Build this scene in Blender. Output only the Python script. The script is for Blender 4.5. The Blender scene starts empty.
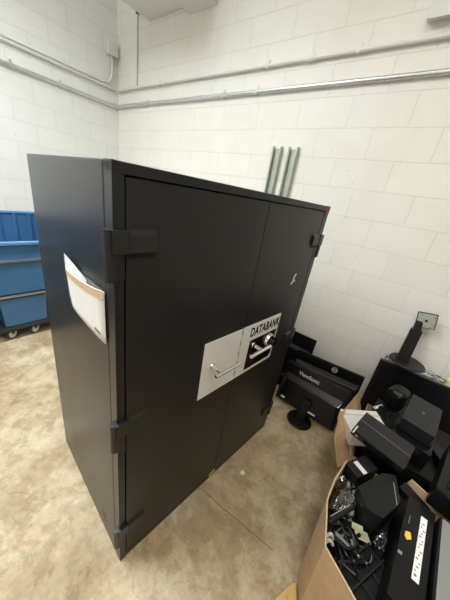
import bpy, bmesh, math, random
from mathutils import Vector, Matrix, Euler
random.seed(7)
S = bpy.context.scene
COL = S.collection
PI = math.pi

# ------------------------------------------------------------------ helpers
class B:
    """collects shapes, links them as one mesh object"""
    def __init__(self): self.bm = bmesh.new()
    def box(self, c, s, rot=(0,0,0), bev=0.0, seg=2):
        m = Matrix.Translation(c) @ Euler(rot).to_matrix().to_4x4() @ Matrix.Diagonal((s[0], s[1], s[2], 1))
        r = bmesh.ops.create_cube(self.bm, size=1.0, matrix=m)
        if bev > 0:
            es = {e for v in r['verts'] for e in v.link_edges}
            bmesh.ops.bevel(self.bm, geom=list(es), offset=bev, segments=seg, affect='EDGES', profile=0.5)
        return self
    def bb(self, a, b, bev=0.0, seg=2):
        c = [(a[i]+b[i])/2 for i in range(3)]; s = [abs(b[i]-a[i]) for i in range(3)]
        return self.box(c, s, (0,0,0), bev, seg)
    def cyl(self, p0, p1, r, seg=20, r2=None, bev=0.0):
        p0, p1 = Vector(p0), Vector(p1); d = p1-p0
        q = d.to_track_quat('Z', 'Y').to_matrix().to_4x4()
        m = Matrix.Translation((p0+p1)/2) @ q
        res = bmesh.ops.create_cone(self.bm, cap_ends=True, cap_tris=False, segments=seg, radius1=r,
                                    radius2=r if r2 is None else r2, depth=d.length, matrix=m)
        if bev > 0:
            vs = set(res['verts'])
            es = {e for v in vs for e in v.link_edges if len(e.link_faces) == 2 and any(len(f.verts) > 4 for f in e.link_faces)}
            bmesh.ops.bevel(self.bm, geom=list(es), offset=bev, segments=2, affect='EDGES', profile=0.5)
        return self
    def ring(self, c, R, r, axis=(0,0,1), n=28, k=8):
        q = Vector(axis).to_track_quat('Z', 'Y').to_matrix()
        rows = []
        for i in range(n):
            a = 2*PI*i/n; row = []
            for j in range(k):
                b = 2*PI*j/k
                p = Vector(((R+r*math.cos(b))*math.cos(a), (R+r*math.cos(b))*math.sin(a), r*math.sin(b)))
                row.append(self.bm.verts.new(q @ p + Vector(c)))
            rows.append(row)
        for i in range(n):
            for j in range(k):
                self.bm.faces.new((rows[i][j], rows[(i+1) % n][j], rows[(i+1) % n][(j+1) % k], rows[i][(j+1) % k]))
        return self
    def prism(self, pts, z0, z1, bev=0.0, top=None):
        lo = [self.bm.verts.new((p[0], p[1], z0)) for p in pts]
        hi = [self.bm.verts.new((p[0], p[1], z1)) for p in (top or pts)]
        n = len(pts); fs = [self.bm.faces.new(lo[::-1]), self.bm.faces.new(hi)]
        for i in range(n): fs.append(self.bm.faces.new((lo[i], lo[(i+1) % n], hi[(i+1) % n], hi[i])))
        if bev > 0:
            es = {e for f in fs for e in f.edges}
            bmesh.ops.bevel(self.bm, geom=list(es), offset=bev, segments=2, affect='EDGES', profile=0.5)
        return self
    def poly(self, pts):
        self.bm.faces.new([self.bm.verts.new(p) for p in pts]); return self
    def hexa(self, lo, hi, bev=0.0):
        a = [self.bm.verts.new(p) for p in lo]; b = [self.bm.verts.new(p) for p in hi]
        fs = [self.bm.faces.new(a[::-1]), self.bm.faces.new(b)]
        for i in range(4): fs.append(self.bm.faces.new((a[i], a[(i+1) % 4], b[(i+1) % 4], b[i])))
        if bev > 0:
            bmesh.ops.bevel(self.bm, geom=list({e for f in fs for e in f.edges}), offset=bev, segments=2, affect='EDGES', profile=0.5)
        return self
    def tube(self, pts, r, k=8, smooth=True, closed=False):
        P = [Vector(p) for p in pts]
        if smooth and len(P) > 2:
            Q = []; n = len(P)
            rng = range(n) if closed else range(n-1)
            for i in rng:
                if closed: p0, p1, p2, p3 = P[i-1], P[i], P[(i+1) % n], P[(i+2) % n]
                else: p0, p1, p2, p3 = P[max(i-1, 0)], P[i], P[i+1], P[min(i+2, n-1)]
                for s in range(6):
                    t = s/6
                    Q.append(0.5*((2*p1)+(p2-p0)*t+(2*p0-5*p1+4*p2-p3)*t*t+(3*p1-p0-3*p2+p3)*t**3))
            if not closed: Q.append(P[-1])
            P = Q
        rows = []; up = None
        for i, p in enumerate(P):
            d = (P[min(i+1, len(P)-1)]-P[max(i-1, 0)]).normalized()
            if up is None:
                up = d.orthogonal().normalized()
            else:
                up = (up - d*up.dot(d))
                up = up.normalized() if up.length > 1e-6 else d.orthogonal().normalized()
            sd = d.cross(up)
            rows.append([self.bm.verts.new(p + r*(math.cos(2*PI*j/k)*up + math.sin(2*PI*j/k)*sd)) for j in range(k)])
        m = len(rows)
        for i in range(m if closed else m-1):
            for j in range(k):
                self.bm.faces.new((rows[i][j], rows[i][(j+1) % k], rows[(i+1) % m][(j+1) % k], rows[(i+1) % m][j]))
        if not closed:
            self.bm.faces.new(rows[0][::-1]); self.bm.faces.new(rows[-1])
        return self
    def obj(self, name, mat, parent=None, smooth=35):
        bmesh.ops.recalc_face_normals(self.bm, faces=self.bm.faces[:])
        me = bpy.data.meshes.new(name); self.bm.to_mesh(me); self.bm.free()
        me.materials.append(mat)
        if smooth:
            for p in me.polygons: p.use_smooth = True
            me.set_sharp_from_angle(angle=math.radians(smooth))
        o = bpy.data.objects.new(name, me); COL.objects.link(o)
        if smooth:
            wn = o.modifiers.new('weighted normals', 'WEIGHTED_NORMAL'); wn.keep_sharp = True; wn.weight = 100
        if parent is not None: o.parent = parent
        return o

def tag(o, label, cat, group=None):
    o['label'] = label; o['category'] = cat
    if group: o['group'] = group
    return o
def thing(name, label, cat, loc=(0,0,0), rot=(0,0,0), group=None):
    o = bpy.data.objects.new(name, None); COL.objects.link(o)
    o.empty_display_size = 0.1
    o.location = loc; o.rotation_euler = rot
    return tag(o, label, cat, group)
def struct(o): o['kind'] = 'structure'; return o
def text(name, body, size, mat, parent, M, depth=0.0006, bold=0.0, sx=1.0, space=1.0):
    """lettering as a thin mesh; M places its XY plane"""
    cu = bpy.data.curves.new(name, 'FONT'); cu.body = body; cu.size = size; cu.extrude = depth
    cu.offset = bold; cu.align_x = 'CENTER'; cu.align_y = 'CENTER'; cu.space_character = space
    t = bpy.data.objects.new(name+'_curve', cu); COL.objects.link(t)
    bpy.context.view_layer.update()
    me = bpy.data.meshes.new_from_object(t.evaluated_get(bpy.context.evaluated_depsgraph_get()))
    bpy.data.objects.remove(t); bpy.data.curves.remove(cu)
    me.transform(M @ Matrix.Diagonal((sx, 1, 1, 1))); me.materials.clear(); me.materials.append(mat)
    me.name = name
    o = bpy.data.objects.new(name, me); COL.objects.link(o); o.parent = parent
    return o
def frameM(origin, xdir, ydir):
    x = Vector(xdir).normalized(); y = Vector(ydir).normalized(); z = x.cross(y)
    return Matrix(((x.x, y.x, z.x, origin[0]), (x.y, y.y, z.y, origin[1]), (x.z, y.z, z.z, origin[2]), (0,0,0,1)))

# ------------------------------------------------------------------ materials
def mat(name, col, rough=0.5, metal=0.0, spec=0.5, noise=0.0, nscale=20.0, bump=0.0, bscale=200.0, alpha=1.0, trans=0.0, coat=0.0, rvar=0.0):
    m = bpy.data.materials.new(name); m.use_nodes = True
    nt = m.node_tree; b = nt.nodes['Principled BSDF']
    b.inputs['Base Color'].default_value = (*col, 1); b.inputs['Roughness'].default_value = rough
    b.inputs['Metallic'].default_value = metal; b.inputs['Specular IOR Level'].default_value = spec
    b.inputs['Alpha'].default_value = alpha; b.inputs['Transmission Weight'].default_value = trans
    b.inputs['Coat Weight'].default_value = coat
    tc = nt.nodes.new('ShaderNodeTexCoord')
    if noise > 0 or rvar > 0:
        n = nt.nodes.new('ShaderNodeTexNoise'); n.inputs['Scale'].default_value = nscale; n.inputs['Detail'].default_value = 5
        nt.links.new(tc.outputs['Object'], n.inputs['Vector'])
        if noise > 0:
            r = nt.nodes.new('ShaderNodeValToRGB')
            r.color_ramp.elements[0].position = 0.3; r.color_ramp.elements[1].position = 0.7
            r.color_ramp.elements[0].color = (*[c*(1-noise) for c in col], 1)
            r.color_ramp.elements[1].color = (*[min(1, c*(1+noise)) for c in col], 1)
            nt.links.new(n.outputs['Fac'], r.inputs['Fac']); nt.links.new(r.outputs['Color'], b.inputs['Base Color'])
        if rvar > 0:
            mr = nt.nodes.new('ShaderNodeMapRange'); mr.inputs['To Min'].default_value = rough-rvar; mr.inputs['To Max'].default_value = rough+rvar
            nt.links.new(n.outputs['Fac'], mr.inputs['Value']); nt.links.new(mr.outputs['Result'], b.inputs['Roughness'])
    if bump > 0:
        n2 = nt.nodes.new('ShaderNodeTexNoise'); n2.inputs['Scale'].default_value = bscale; n2.inputs['Detail'].default_value = 3
        nt.links.new(tc.outputs['Object'], n2.inputs['Vector'])
        bp = nt.nodes.new('ShaderNodeBump'); bp.inputs['Strength'].default_value = bump; bp.inputs['Distance'].default_value = 0.002
        nt.links.new(n2.outputs['Fac'], bp.inputs['Height']); nt.links.new(bp.outputs['Normal'], b.inputs['Normal'])
    return m

def block_wall(name, axis, shift, col):
    """painted concrete block, 16 x 8 inch module, in world coordinates"""
    m = bpy.data.materials.new(name); m.use_nodes = True
    nt = m.node_tree; b = nt.nodes['Principled BSDF']; L = nt.links.new; N = nt.nodes.new
    tc = N('ShaderNodeTexCoord'); sp = N('ShaderNodeSeparateXYZ'); L(tc.outputs['Object'], sp.inputs[0])
    ad = N('ShaderNodeMath'); ad.operation = 'SUBTRACT'; ad.inputs[1].default_value = shift - 4.064
    L(sp.outputs[axis], ad.inputs[0])
    cb = N('ShaderNodeCombineXYZ'); L(ad.outputs[0], cb.inputs[0]); L(sp.outputs[2], cb.inputs[1])
    # slightly wobbly joints
    nz = N('ShaderNodeTexNoise'); nz.inputs['Scale'].default_value = 9; L(tc.outputs['Object'], nz.inputs['Vector'])
    vm = N('ShaderNodeVectorMath'); vm.operation = 'MULTIPLY_ADD'; vm.inputs[1].default_value = (0.006,)*3
    L(nz.outputs['Color'], vm.inputs[0]); L(cb.outputs[0], vm.inputs[2])
    vs = N('ShaderNodeVectorMath'); vs.operation = 'SUBTRACT'; vs.inputs[1].default_value = (0.003,)*3; L(vm.outputs[0], vs.inputs[0])
    br = N('ShaderNodeTexBrick'); L(vs.outputs[0], br.inputs['Vector'])
    br.offset = 0.5; br.offset_frequency = 2; br.squash = 1.0
    br.inputs['Scale'].default_value = 1.0; br.inputs['Brick Width'].default_value = 0.4064; br.inputs['Row Height'].default_value = 0.2032
    br.inputs['Mortar Size'].default_value = 0.0042; br.inputs['Mortar Smooth'].default_value = 0.35; br.inputs['Bias'].default_value = 0
    br.inputs['Color1'].default_value = (*col, 1); br.inputs['Color2'].default_value = (*[c*0.97 for c in col], 1)
    br.inputs['Mortar'].default_value = (*[c*0.88 for c in col], 1)
    # scuffs and dirt
    n1 = N('ShaderNodeTexNoise'); n1.inputs['Scale'].default_value = 2.2; n1.inputs['Detail'].default_value = 8; n1.inputs['Roughness'].default_value = 0.65
    L(tc.outputs['Object'], n1.inputs['Vector'])
    r1 = N('ShaderNodeValToRGB'); r1.color_ramp.elements[0].position = 0.28; r1.color_ramp.elements[0].color = (0.95, 0.94, 0.92, 1)
    r1.color_ramp.elements[1].position = 0.52; r1.color_ramp.elements[1].color = (1, 1, 1, 1); L(n1.outputs['Fac'], r1.inputs['Fac'])
    n3 = N('ShaderNodeTexNoise'); n3.inputs['Scale'].default_value = 30; n3.inputs['Detail'].default_value = 2; L(tc.outputs['Object'], n3.inputs['Vector'])
    r3 = N('ShaderNodeValToRGB'); r3.color_ramp.elements[0].position = 0.22; r3.color_ramp.elements[0].color = (0.72, 0.68, 0.62, 1)
    r3.color_ramp.elements[1].position = 0.30; r3.color_ramp.elements[1].color = (1, 1, 1, 1); L(n3.outputs['Fac'], r3.inputs['Fac'])
    m1 = N('ShaderNodeMix'); m1.data_type = 'RGBA'; m1.blend_type = 'MULTIPLY'; m1.inputs[0].default_value = 1
    L(br.outputs['Color'], m1.inputs[6]); L(r1.outputs['Color'], m1.inputs[7])
    m2 = N('ShaderNodeMix'); m2.data_type = 'RGBA'; m2.blend_type = 'MULTIPLY'; m2.inputs[0].default_value = 1
    L(m1.outputs[2], m2.inputs[6]); L(r3.outputs['Color'], m2.inputs[7])
    L(m2.outputs[2], b.inputs['Base Color'])
    b.inputs['Roughness'].default_value = 0.55; b.inputs['Specular IOR Level'].default_value = 0.35
    inv = N('ShaderNodeMath'); inv.operation = 'SUBTRACT'; inv.inputs[0].default_value = 1; L(br.outputs['Fac'], inv.inputs[1])
    n2 = N('ShaderNodeTexNoise'); n2.inputs['Scale'].default_value = 90; n2.inputs['Detail'].default_value = 4; L(tc.outputs['Object'], n2.inputs['Vector'])
    ma = N('ShaderNodeMath'); ma.operation = 'MULTIPLY_ADD'; ma.inputs[1].default_value = 0.10; L(n2.outputs['Fac'], ma.inputs[0]); L(inv.outputs[0], ma.inputs[2])
    bp = N('ShaderNodeBump'); bp.inputs['Strength'].default_value = 0.45; bp.inputs['Distance'].default_value = 0.004
    L(ma.outputs[0], bp.inputs['Height']); L(bp.outputs['Normal'], b.inputs['Normal'])
    return m

def floor_mat():
    m = bpy.data.materials.new('stained concrete'); m.use_nodes = True
    nt = m.node_tree; b = nt.nodes['Principled BSDF']; L = nt.links.new; N = nt.nodes.new
    tc = N('ShaderNodeTexCoord')
    def noise(scale, det=6, rough=0.6, dist=0.0):
        n = N('ShaderNodeTexNoise'); n.inputs['Scale'].default_value = scale; n.inputs['Detail'].default_value = det
        n.inputs['Roughness'].default_value = rough; n.inputs['Distortion'].default_value = dist
        L(tc.outputs['Object'], n.inputs['Vector']); return n.outputs['Fac']
    def ramp(src, *st):
        r = N('ShaderNodeValToRGB'); e = r.color_ramp.elements
        while len(e) < len(st): e.new(0.5)
        for i, (p, c) in enumerate(st): e[i].position = p; e[i].color = (*c, 1)
        L(src, r.inputs['Fac']); return r.outputs['Color']
    def mix(a, c, f=1.0, mode='MULTIPLY', fs=None):
        x = N('ShaderNodeMix'); x.data_type = 'RGBA'; x.blend_type = mode; x.inputs[0].default_value = f
        if fs is not None: L(fs, x.inputs[0])
        L(a, x.inputs[6])
        if isinstance(c, tuple): x.inputs[7].default_value = (*c, 1)
        else: L(c, x.inputs[7])
        return x.outputs[2]
    base = ramp(noise(1.5, 10, 0.68, 0.3), (0.30, (0.26, 0.19, 0.105)), (0.45, (0.43, 0.335, 0.205)), (0.58, (0.51, 0.425, 0.29)), (0.72, (0.63, 0.56, 0.43)))
    fine = ramp(noise(13, 10, 0.76, 0.2), (0.30, (0.70, 0.67, 0.61)), (0.55, (1, 1, 1)))
    c = mix(base, fine)
    flake = ramp(noise(4.2, 12, 0.74, 0.2), (0.47, (0.80, 0.765, 0.70)), (0.50, (0.98, 0.97, 0.95)), (0.56, (1.0, 1.0, 1.0)), (0.60, (1.12, 1.13, 1.15)))
    c = mix(c, flake)
    rust = ramp(noise(2.7, 5, 0.6, 1.4), (0.60, (0, 0, 0)), (0.72, (0.45, 0.45, 0.45)))
    c = mix(c, (0.52, 0.30, 0.14), fs=rust, mode='MIX')
    dark = ramp(noise(3.6, 7, 0.62, 0.4), (0.60, (0, 0, 0)), (0.80, (0.5, 0.5, 0.5)))
    c = mix(c, (0.16, 0.13, 0.09), fs=dark, mode='MIX')
    # hairline cracks
    v = N('ShaderNodeTexVoronoi'); v.feature = 'DISTANCE_TO_EDGE'; v.inputs['Scale'].default_value = 0.9
    w = N('ShaderNodeTexNoise'); w.inputs['Scale'].default_value = 2.5; w.inputs['Detail'].default_value = 6; L(tc.outputs['Object'], w.inputs['Vector'])
    va = N('ShaderNodeVectorMath'); va.operation = 'MULTIPLY_ADD'; va.inputs[1].default_value = (0.5,)*3
    L(w.outputs['Color'], va.inputs[0]); L(tc.outputs['Object'], va.inputs[2]); L(va.outputs[0], v.inputs['Vector'])
    cr = ramp(v.outputs['Distance'], (0.0, (0.80, 0.77, 0.72)), (0.004, (1, 1, 1)))
    c = mix(c, cr)
    sx = N('ShaderNodeSeparateXYZ'); L(tc.outputs['Object'], sx.inputs[0])
    def mth(op, a, v):
        q = N('ShaderNodeMath'); q.operation = op
        if hasattr(a, 'links'): L(a, q.inputs[0])
        else: q.inputs[0].default_value = a
        if hasattr(v, 'links'): L(v, q.inputs[1])
        else: q.inputs[1].default_value = v
        return q.outputs[0]
    wob = mth('MULTIPLY', noise(9, 3), 0.02)
    ln = mth('ADD', mth('SUBTRACT', sx.outputs[1], mth('MULTIPLY', sx.outputs[0], 0.10)), mth('ADD', wob, 1.803))
    ln = mth('LESS_THAN', mth('ABSOLUTE', ln, 0), 0.0022)
    ln = mth('MULTIPLY', ln, mth('MULTIPLY', mth('LESS_THAN', sx.outputs[0], 3.85), mth('GREATER_THAN', sx.outputs[0], 3.2)))
    c = mix(c, (0.16, 0.125, 0.085), fs=ln, mode='MIX')
    L(c, b.inputs['Base Color'])
    rr = ramp(noise(4, 6), (0.35, (0.42,)*3), (0.65, (0.66,)*3)); L(rr, b.inputs['Roughness'])
    bp = N('ShaderNodeBump'); bp.inputs['Strength'].default_value = 0.25; bp.inputs['Distance'].default_value = 0.004
    L(noise(14, 8), bp.inputs['Height']); L(bp.outputs['Normal'], b.inputs['Normal'])
    b.inputs['Specular IOR Level'].default_value = 0.3
    return m

WALL = (0.83, 0.827, 0.795)
m_wr = block_wall('painted block right', 0, 0.2916, (0.825, 0.805, 0.745))
m_wl = block_wall('painted block left', 1, 0.2185, WALL)
m_floor = floor_mat()
m_ceil = mat('ceiling paint', (0.75, 0.75, 0.73), 0.8)
m_paint = mat('white gloss paint', (0.74, 0.735, 0.70), 0.4, bump=0.1, bscale=60)
m_galv = mat('galvanised conduit', (0.66, 0.67, 0.66), 0.34, 0.85, noise=0.08, nscale=40)
m_stud = mat('galvanised stud', (0.44, 0.47, 0.41), 0.5, 0.35, noise=0.08, nscale=25)
m_cab = mat('charcoal enamel', (0.0175, 0.0178, 0.0176), 0.30, spec=0.28, bump=0.05, bscale=350, rvar=0.05, nscale=3)
m_hinge = mat('hinge enamel', (0.014, 0.0145, 0.014), 0.36, spec=0.4, bump=0.06)
m_black = mat('black plastic', (0.005, 0.005, 0.0055), 0.33, spec=0.32, bump=0.06, bscale=400)
m_matte = mat('matte black plastic', (0.0075, 0.0075, 0.008), 0.5, spec=0.32, bump=0.15, bscale=500)
m_gloss = mat('glossy black plastic', (0.005, 0.005, 0.0055), 0.16)
m_greyp = mat('dark grey plastic', (0.013, 0.013, 0.0133), 0.4, spec=0.35, bump=0.06, bscale=400)
m_screen = mat('lcd glass', (0.005, 0.005, 0.006), 0.35, spec=0.25)
m_void = mat('gap black', (0.004, 0.004, 0.004), 0.9)
m_plate = mat('silver plate', (0.78, 0.77, 0.73), 0.45, 0.1, noise=0.04, nscale=12)
m_white = mat('white label', (0.78, 0.78, 0.74), 0.6)
m_print = mat('label print', (0.10, 0.10, 0.10), 0.6)
m_chrome = mat('chrome', (0.80, 0.79, 0.76), 0.16, 1.0)
m_red = mat('red tape', (0.26, 0.055, 0.04), 0.6)
m_yellow = mat('yellow sticker', (0.80, 0.52, 0.03), 0.55)
m_card = mat('cardboard', (0.50, 0.33, 0.185), 0.8, noise=0.10, nscale=14, bump=0.1, bscale=90)
m_cardin = mat('cardboard edge', (0.55, 0.39, 0.24), 0.85, noise=0.12, nscale=60)
m_manila = mat('yellow cardboard', (0.62, 0.42, 0.13), 0.7, noise=0.05)
m_tan = mat('tan gum strip', (0.62, 0.42, 0.24), 0.7)
m_paper = mat('white paper', (0.78, 0.78, 0.76), 0.65, noise=0.03, nscale=30, bump=0.15, bscale=40)
m_beige = mat('beige card', (0.52, 0.50, 0.30), 0.6)
m_paley = mat('pale yellow paper', (0.75, 0.68, 0.30), 0.6)
m_clear = mat('clear plastic film', (0.9, 0.92, 0.92), 0.10, alpha=0.13, bump=0.7, bscale=35)
def film_mat(name, lo, hi):
    m = bpy.data.materials.new(name); m.use_nodes = True; nt = m.node_tree; N = nt.nodes.new; L = nt.links.new
    nt.nodes.remove(nt.nodes['Principled BSDF'])
    tr = N('ShaderNodeBsdfTransparent'); tr.inputs[0].default_value = (0.93, 0.94, 0.94, 1)
    gl = N('ShaderNodeBsdfGlossy'); gl.inputs['Roughness'].default_value = 0.12
    lw = N('ShaderNodeLayerWeight'); lw.inputs[0].default_value = 0.35
    tc = N('ShaderNodeTexCoord'); nz = N('ShaderNodeTexNoise'); nz.inputs['Scale'].default_value = 40; L(tc.outputs['Object'], nz.inputs['Vector'])
    bp = N('ShaderNodeBump'); bp.inputs['Strength'].default_value = 1.0; bp.inputs['Distance'].default_value = 0.005; L(nz.outputs['Fac'], bp.inputs['Height'])
    L(bp.outputs['Normal'], gl.inputs['Normal']); L(bp.outputs['Normal'], lw.inputs['Normal'])
    mr = N('ShaderNodeMapRange'); mr.inputs['To Min'].default_value = lo; mr.inputs['To Max'].default_value = hi; L(lw.outputs['Fresnel'], mr.inputs['Value'])
    mx = N('ShaderNodeMixShader'); L(mr.outputs[0], mx.inputs[0]); L(tr.outputs[0], mx.inputs[1]); L(gl.outputs[0], mx.inputs[2])
    L(mx.outputs[0], nt.nodes['Material Output'].inputs['Surface'])
    return m
m_clear = film_mat('clear crumpled film', 0.10, 0.95)
m_film = mat('sleeve film', (0.75, 0.78, 0.80), 0.15, alpha=0.28)
m_blue = mat('blue polyethylene', (0.052, 0.16, 0.33), 0.36, noise=0.10, nscale=5, bump=0.05, bscale=30)
m_steel = mat('worn steel bar', (0.55, 0.54, 0.50), 0.35, 0.9)
m_darkfr = mat('dark frame steel', (0.03, 0.03, 0.032), 0.5)
m_rubber = mat('caster tread', (0.05, 0.05, 0.05), 0.6)
m_hub = mat('caster hub', (0.66, 0.64, 0.58), 0.45)
m_silver = mat('silver painted plastic', (0.24, 0.24, 0.23), 0.5, 0.1)
m_logo = mat('logo white', (0.70, 0.70, 0.70), 0.4)
m_cable = mat('black cable', (0.006, 0.006, 0.0065), 0.38)
m_greycable = mat('grey cable', (0.20, 0.20, 0.20), 0.4)
m_whitecable = mat('white cable', (0.72, 0.70, 0.62), 0.45)

# ------------------------------------------------------------------ camera
cd = bpy.data.cameras.new('camera'); cam = bpy.data.objects.new('camera', cd); COL.objects.link(cam)
cam.location = (3.8657, -2.2621, 1.629)
cam.rotation_euler = (math.radians(67.0475), math.radians(-8.8333), math.radians(38.2908))
cd.sensor_fit = 'VERTICAL'; cd.sensor_height = 24.0; cd.lens = 245.803*24/600
cd.clip_start = 0.02
S.camera = cam

# ------------------------------------------------------------------ room
RX, RY, RZ = 7.2, -5.2, 4.4
struct(B().bb((-0.2, RY-0.2, -0.2), (RX+0.2, 0.2, 0)).obj('floor', m_floor, smooth=0))
struct(B().bb((-0.2, RY-0.2, RZ), (RX+0.2, 0.2, RZ+0.2)).obj('ceiling', m_ceil, smooth=0))
struct(B().bb((0, 0, 0), (RX, 0.2, RZ)).obj('wall_right', m_wr, smooth=0))
struct(B().bb((-0.2, RY-0.2, 0), (0, 0.2, RZ)).obj('wall_left', m_wl, smooth=0))
struct(B().bb((RX, RY-0.2, 0), (RX+0.2, 0.2, RZ)).obj('wall_far', m_wl, smooth=0))
struct(B().bb((0, RY-0.2, 0), (RX, RY, RZ)).obj('wall_near', m_wr, smooth=0))

# ceiling duct (two sections, bottom just in view)
t = thing('ceiling_duct', 'white painted boxed duct high along the right wall near the corner', 'duct', (0.66, 0, 3.26))
B().bb((0.0, -0.75, 0.02), (0.66, -0.003, 0.62), 0.004).obj('duct_section', m_paint, t)
B().bb((0.66, -0.75, -0.05), (1.02, -0.003, 0.62), 0.004).obj('duct_collar', m_paint, t)

# wall box top right
t = thing('electrical_box', 'white electrical cabinet high on the wall at the top right corner', 'electrical box', (3.44, 0, 2.765))
B().bb((0, -0.045, 0.012), (0.75, -0.003, 0.75), 0.003).obj('enclosure', m_paint, t)
B().bb((0.0, -0.062, 0.0), (0.75, -0.049, 0.75), 0.003).obj('cover', m_paint, t)
B().bb((0.01, -0.050, 0.004), (0.74, -0.044, 0.74)).obj('seam', m_void, t)

# ------------------------------------------------------------------ conduits
def clip(parent, c, along, r, m, wall):
    """one-hole strap with its screw"""
    b = B(); c = Vector(c)
    if wall == 'y':
        b.box(c + Vector((0, 0.004, 0)), (0.022, 2*r+0.006, 2*r+0.006), bev=0.003)
        b.box(c + Vector((0, r*0.75, r+0.016)), (0.022, 0.004, 0.035), bev=0.001)
    else:
        b.box(c + Vector((-0.004, 0, 0)), (2*r+0.006, 0.022, 2*r+0.006), bev=0.003)
        b.box(c + Vector((-r*0.75, 0, r+0.016)), (0.004, 0.022, 0.035), bev=0.001)
    return b.obj('pipe_strap', m, parent)
r1 = 0.015
t = thing('conduit', 'upper white painted conduit running along the right wall', 'conduit', (0, 0, 0))
B().tube([(0.06, -0.03, 2.689), (3, -0.02, 2.689), (6.2, -0.02, 2.689)], r1, 12, smooth=False).obj('pipe', m_paint, t)
for x in (0.9, 2.35, 2.738, 3.083): clip(t, (x, -0.02, 2.689), 'x', r1, m_paint, 'y')
B().cyl((2.70, -0.02, 2.689), (2.78, -0.02, 2.689), r1+0.004).obj('coupling', m_paint, t)
t = thing('conduit', 'lower bare galvanised conduit running along the right wall', 'conduit', (0, 0, 0))
B().tube([(0.05, -0.03, 2.514), (3, -0.021, 2.514), (6.2, -0.021, 2.514)], 0.0165, 12, smooth=False).obj('pipe', m_galv, t)
for x in (0.673, 1.9, 2.283, 4.5): clip(t, (x, -0.021, 2.514), 'x', 0.0165, m_galv, 'y')
B().cyl((1.55, -0.021, 2.514), (1.64, -0.021, 2.514), 0.021).obj('coupling', m_galv, t)
t = thing('conduit', 'upper white painted conduit on the left wall, below the junction box', 'conduit', (0, 0, 0))
B().tube([(0.02, -0.045, 2.689), (0.02, -1.2, 2.689), (0.02, -4.6, 2.689)], r1, 12, smooth=False).obj('pipe', m_paint, t)
for y in (-0.30, -0.771, -1.6): clip(t, (0.02, y, 2.689), 'y', r1, m_paint, 'x')
t = thing('conduit', 'lower galvanised conduit running along the left wall into the corner', 'conduit', (0, 0, 0))
B().tube([(0.022, -0.045, 2.505), (0.022, -1.2, 2.505), (0.022, -4.6, 2.505)], 0.0185, 12, smooth=False).obj('pipe', m_galv, t)
for y in (-0.06, -0.718, -1.172): clip(t, (0.022, y, 2.505), 'y', 0.0185, m_galv, 'x')
t = thing('junction_box', 'small white junction box high on the left wall beside the corner', 'junction box', (0.0, -0.085, 3.085))
B().bb((0.002, -0.065, -0.06), (0.055, 0.055, 0.075), 0.004).obj('box_body', m_paint, t)
B().bb((0.055, -0.07, -0.065), (0.061, 0.06, 0.08), 0.002).obj('cover_plate', m_paint, t)
B().cyl((0.061, 0, 0.055), (0.064, 0, 0.055), 0.004, 10).obj('screw', m_galv, t)
t = tag(B().tube([(0.026, -0.092, 3.022), (0.026, -0.092, 2.93), (0.026, -0.097, 2.83), (0.026, -0.135, 2.757), (0.026, -0.21, 2.727),
        (0.027, -0.33, 2.723), (0.027, -1.0, 2.722), (0.027, -4.6, 2.722)], 0.0125, 12, smooth=True).obj('conduit_elbow', m_paint),
        'white conduit bending down out of the junction box onto the left wall', 'conduit')
t = thing('conduit_drop', 'thin vertical conduit dropping from a dark fitting near the corner', 'conduit', (0.445, -0.013, 0))
B().cyl((0, 0, 2.706), (0, 0, 3.50), 0.010, 12).obj('pipe', m_paint, t)
B().cyl((0, 0, 3.375), (0, 0, 3.42), 0.018, 14).cyl((0, 0, 3.41), (0, 0, 3.44), 0.0125, 8).obj('fitting', m_darkfr, t)

# two steel studs standing against the right wall behind the cabinet
for x, lab in ((2.612, 'left one of two galvanised steel channels standing against the right wall'),
               (2.768, 'right one of two galvanised steel channels standing against the right wall')):
    t = thing('steel_channel', lab, 'metal channel', (x, -0.004, 0), (0, 0, 0), 'steel channels behind the cabinet')
    B().bb((-0.041, -0.004, 0), (0.041, 0, 2.085)).obj('web', m_stud, t, 0)
    for s in (-1, 1):
        b = B().bb((s*0.041-0.002, -0.034, 0), (s*0.041+0.002, 0, 2.10))
        b.bb((s*0.041-0.002 if s > 0 else -0.043, -0.036, 0), (s*0.041+0.002 if s < 0 else 0.043, -0.034, 2.10))
        b.bb((s*0.036-0.006, -0.036, 0), (s*0.036+0.006, -0.0335, 2.095))
        b.obj('flange', m_stud, t, 0)

# ------------------------------------------------------------------ cabinet
W, D, H = 1.1685, 0.7844, 1.6628
cab = thing('fireproof_cabinet', 'tall charcoal two-door data safe cabinet standing in the middle of the floor', 'cabinet',
            (3.3157, -1.9569, 0), (0, 0, math.radians(84.115)))
B().bb((0, 0.046, 0), (W, D, H), 0.006).obj('body', m_cab, cab)
B().bb((0.005, 0.030, 0.01), (W-0.005, 0.06, H-0.006)).obj('seam', m_void, cab)  # black core inside, its colour supplies the shade in the gaps
f = B()
f.bb((0, 0, 0), (0.0078, 0.043, H), 0.0012)
f.bb((0.0095, 0.004, 0.01), (0.0265, 0.04, 1.5)).bb((0.006, 0.001, 1.39), (0.028, 0.043, H-0.01)).bb((0.006, 0.001, 0.735), (0.028, 0.043, 0.90)).bb((0.006, 0.001, 0.0), (0.028, 0.043, 0.27))
f.bb((1.120, 0, 0), (W, 0.043, H), 0.003)
f.bb((0.0, 0, 1.637), (W, 0.043, H), 0.004).bb((0, 0.002, 0), (W, 0.043, 0.035), 0.003)
f.obj('door_frame', m_cab, cab)
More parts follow.
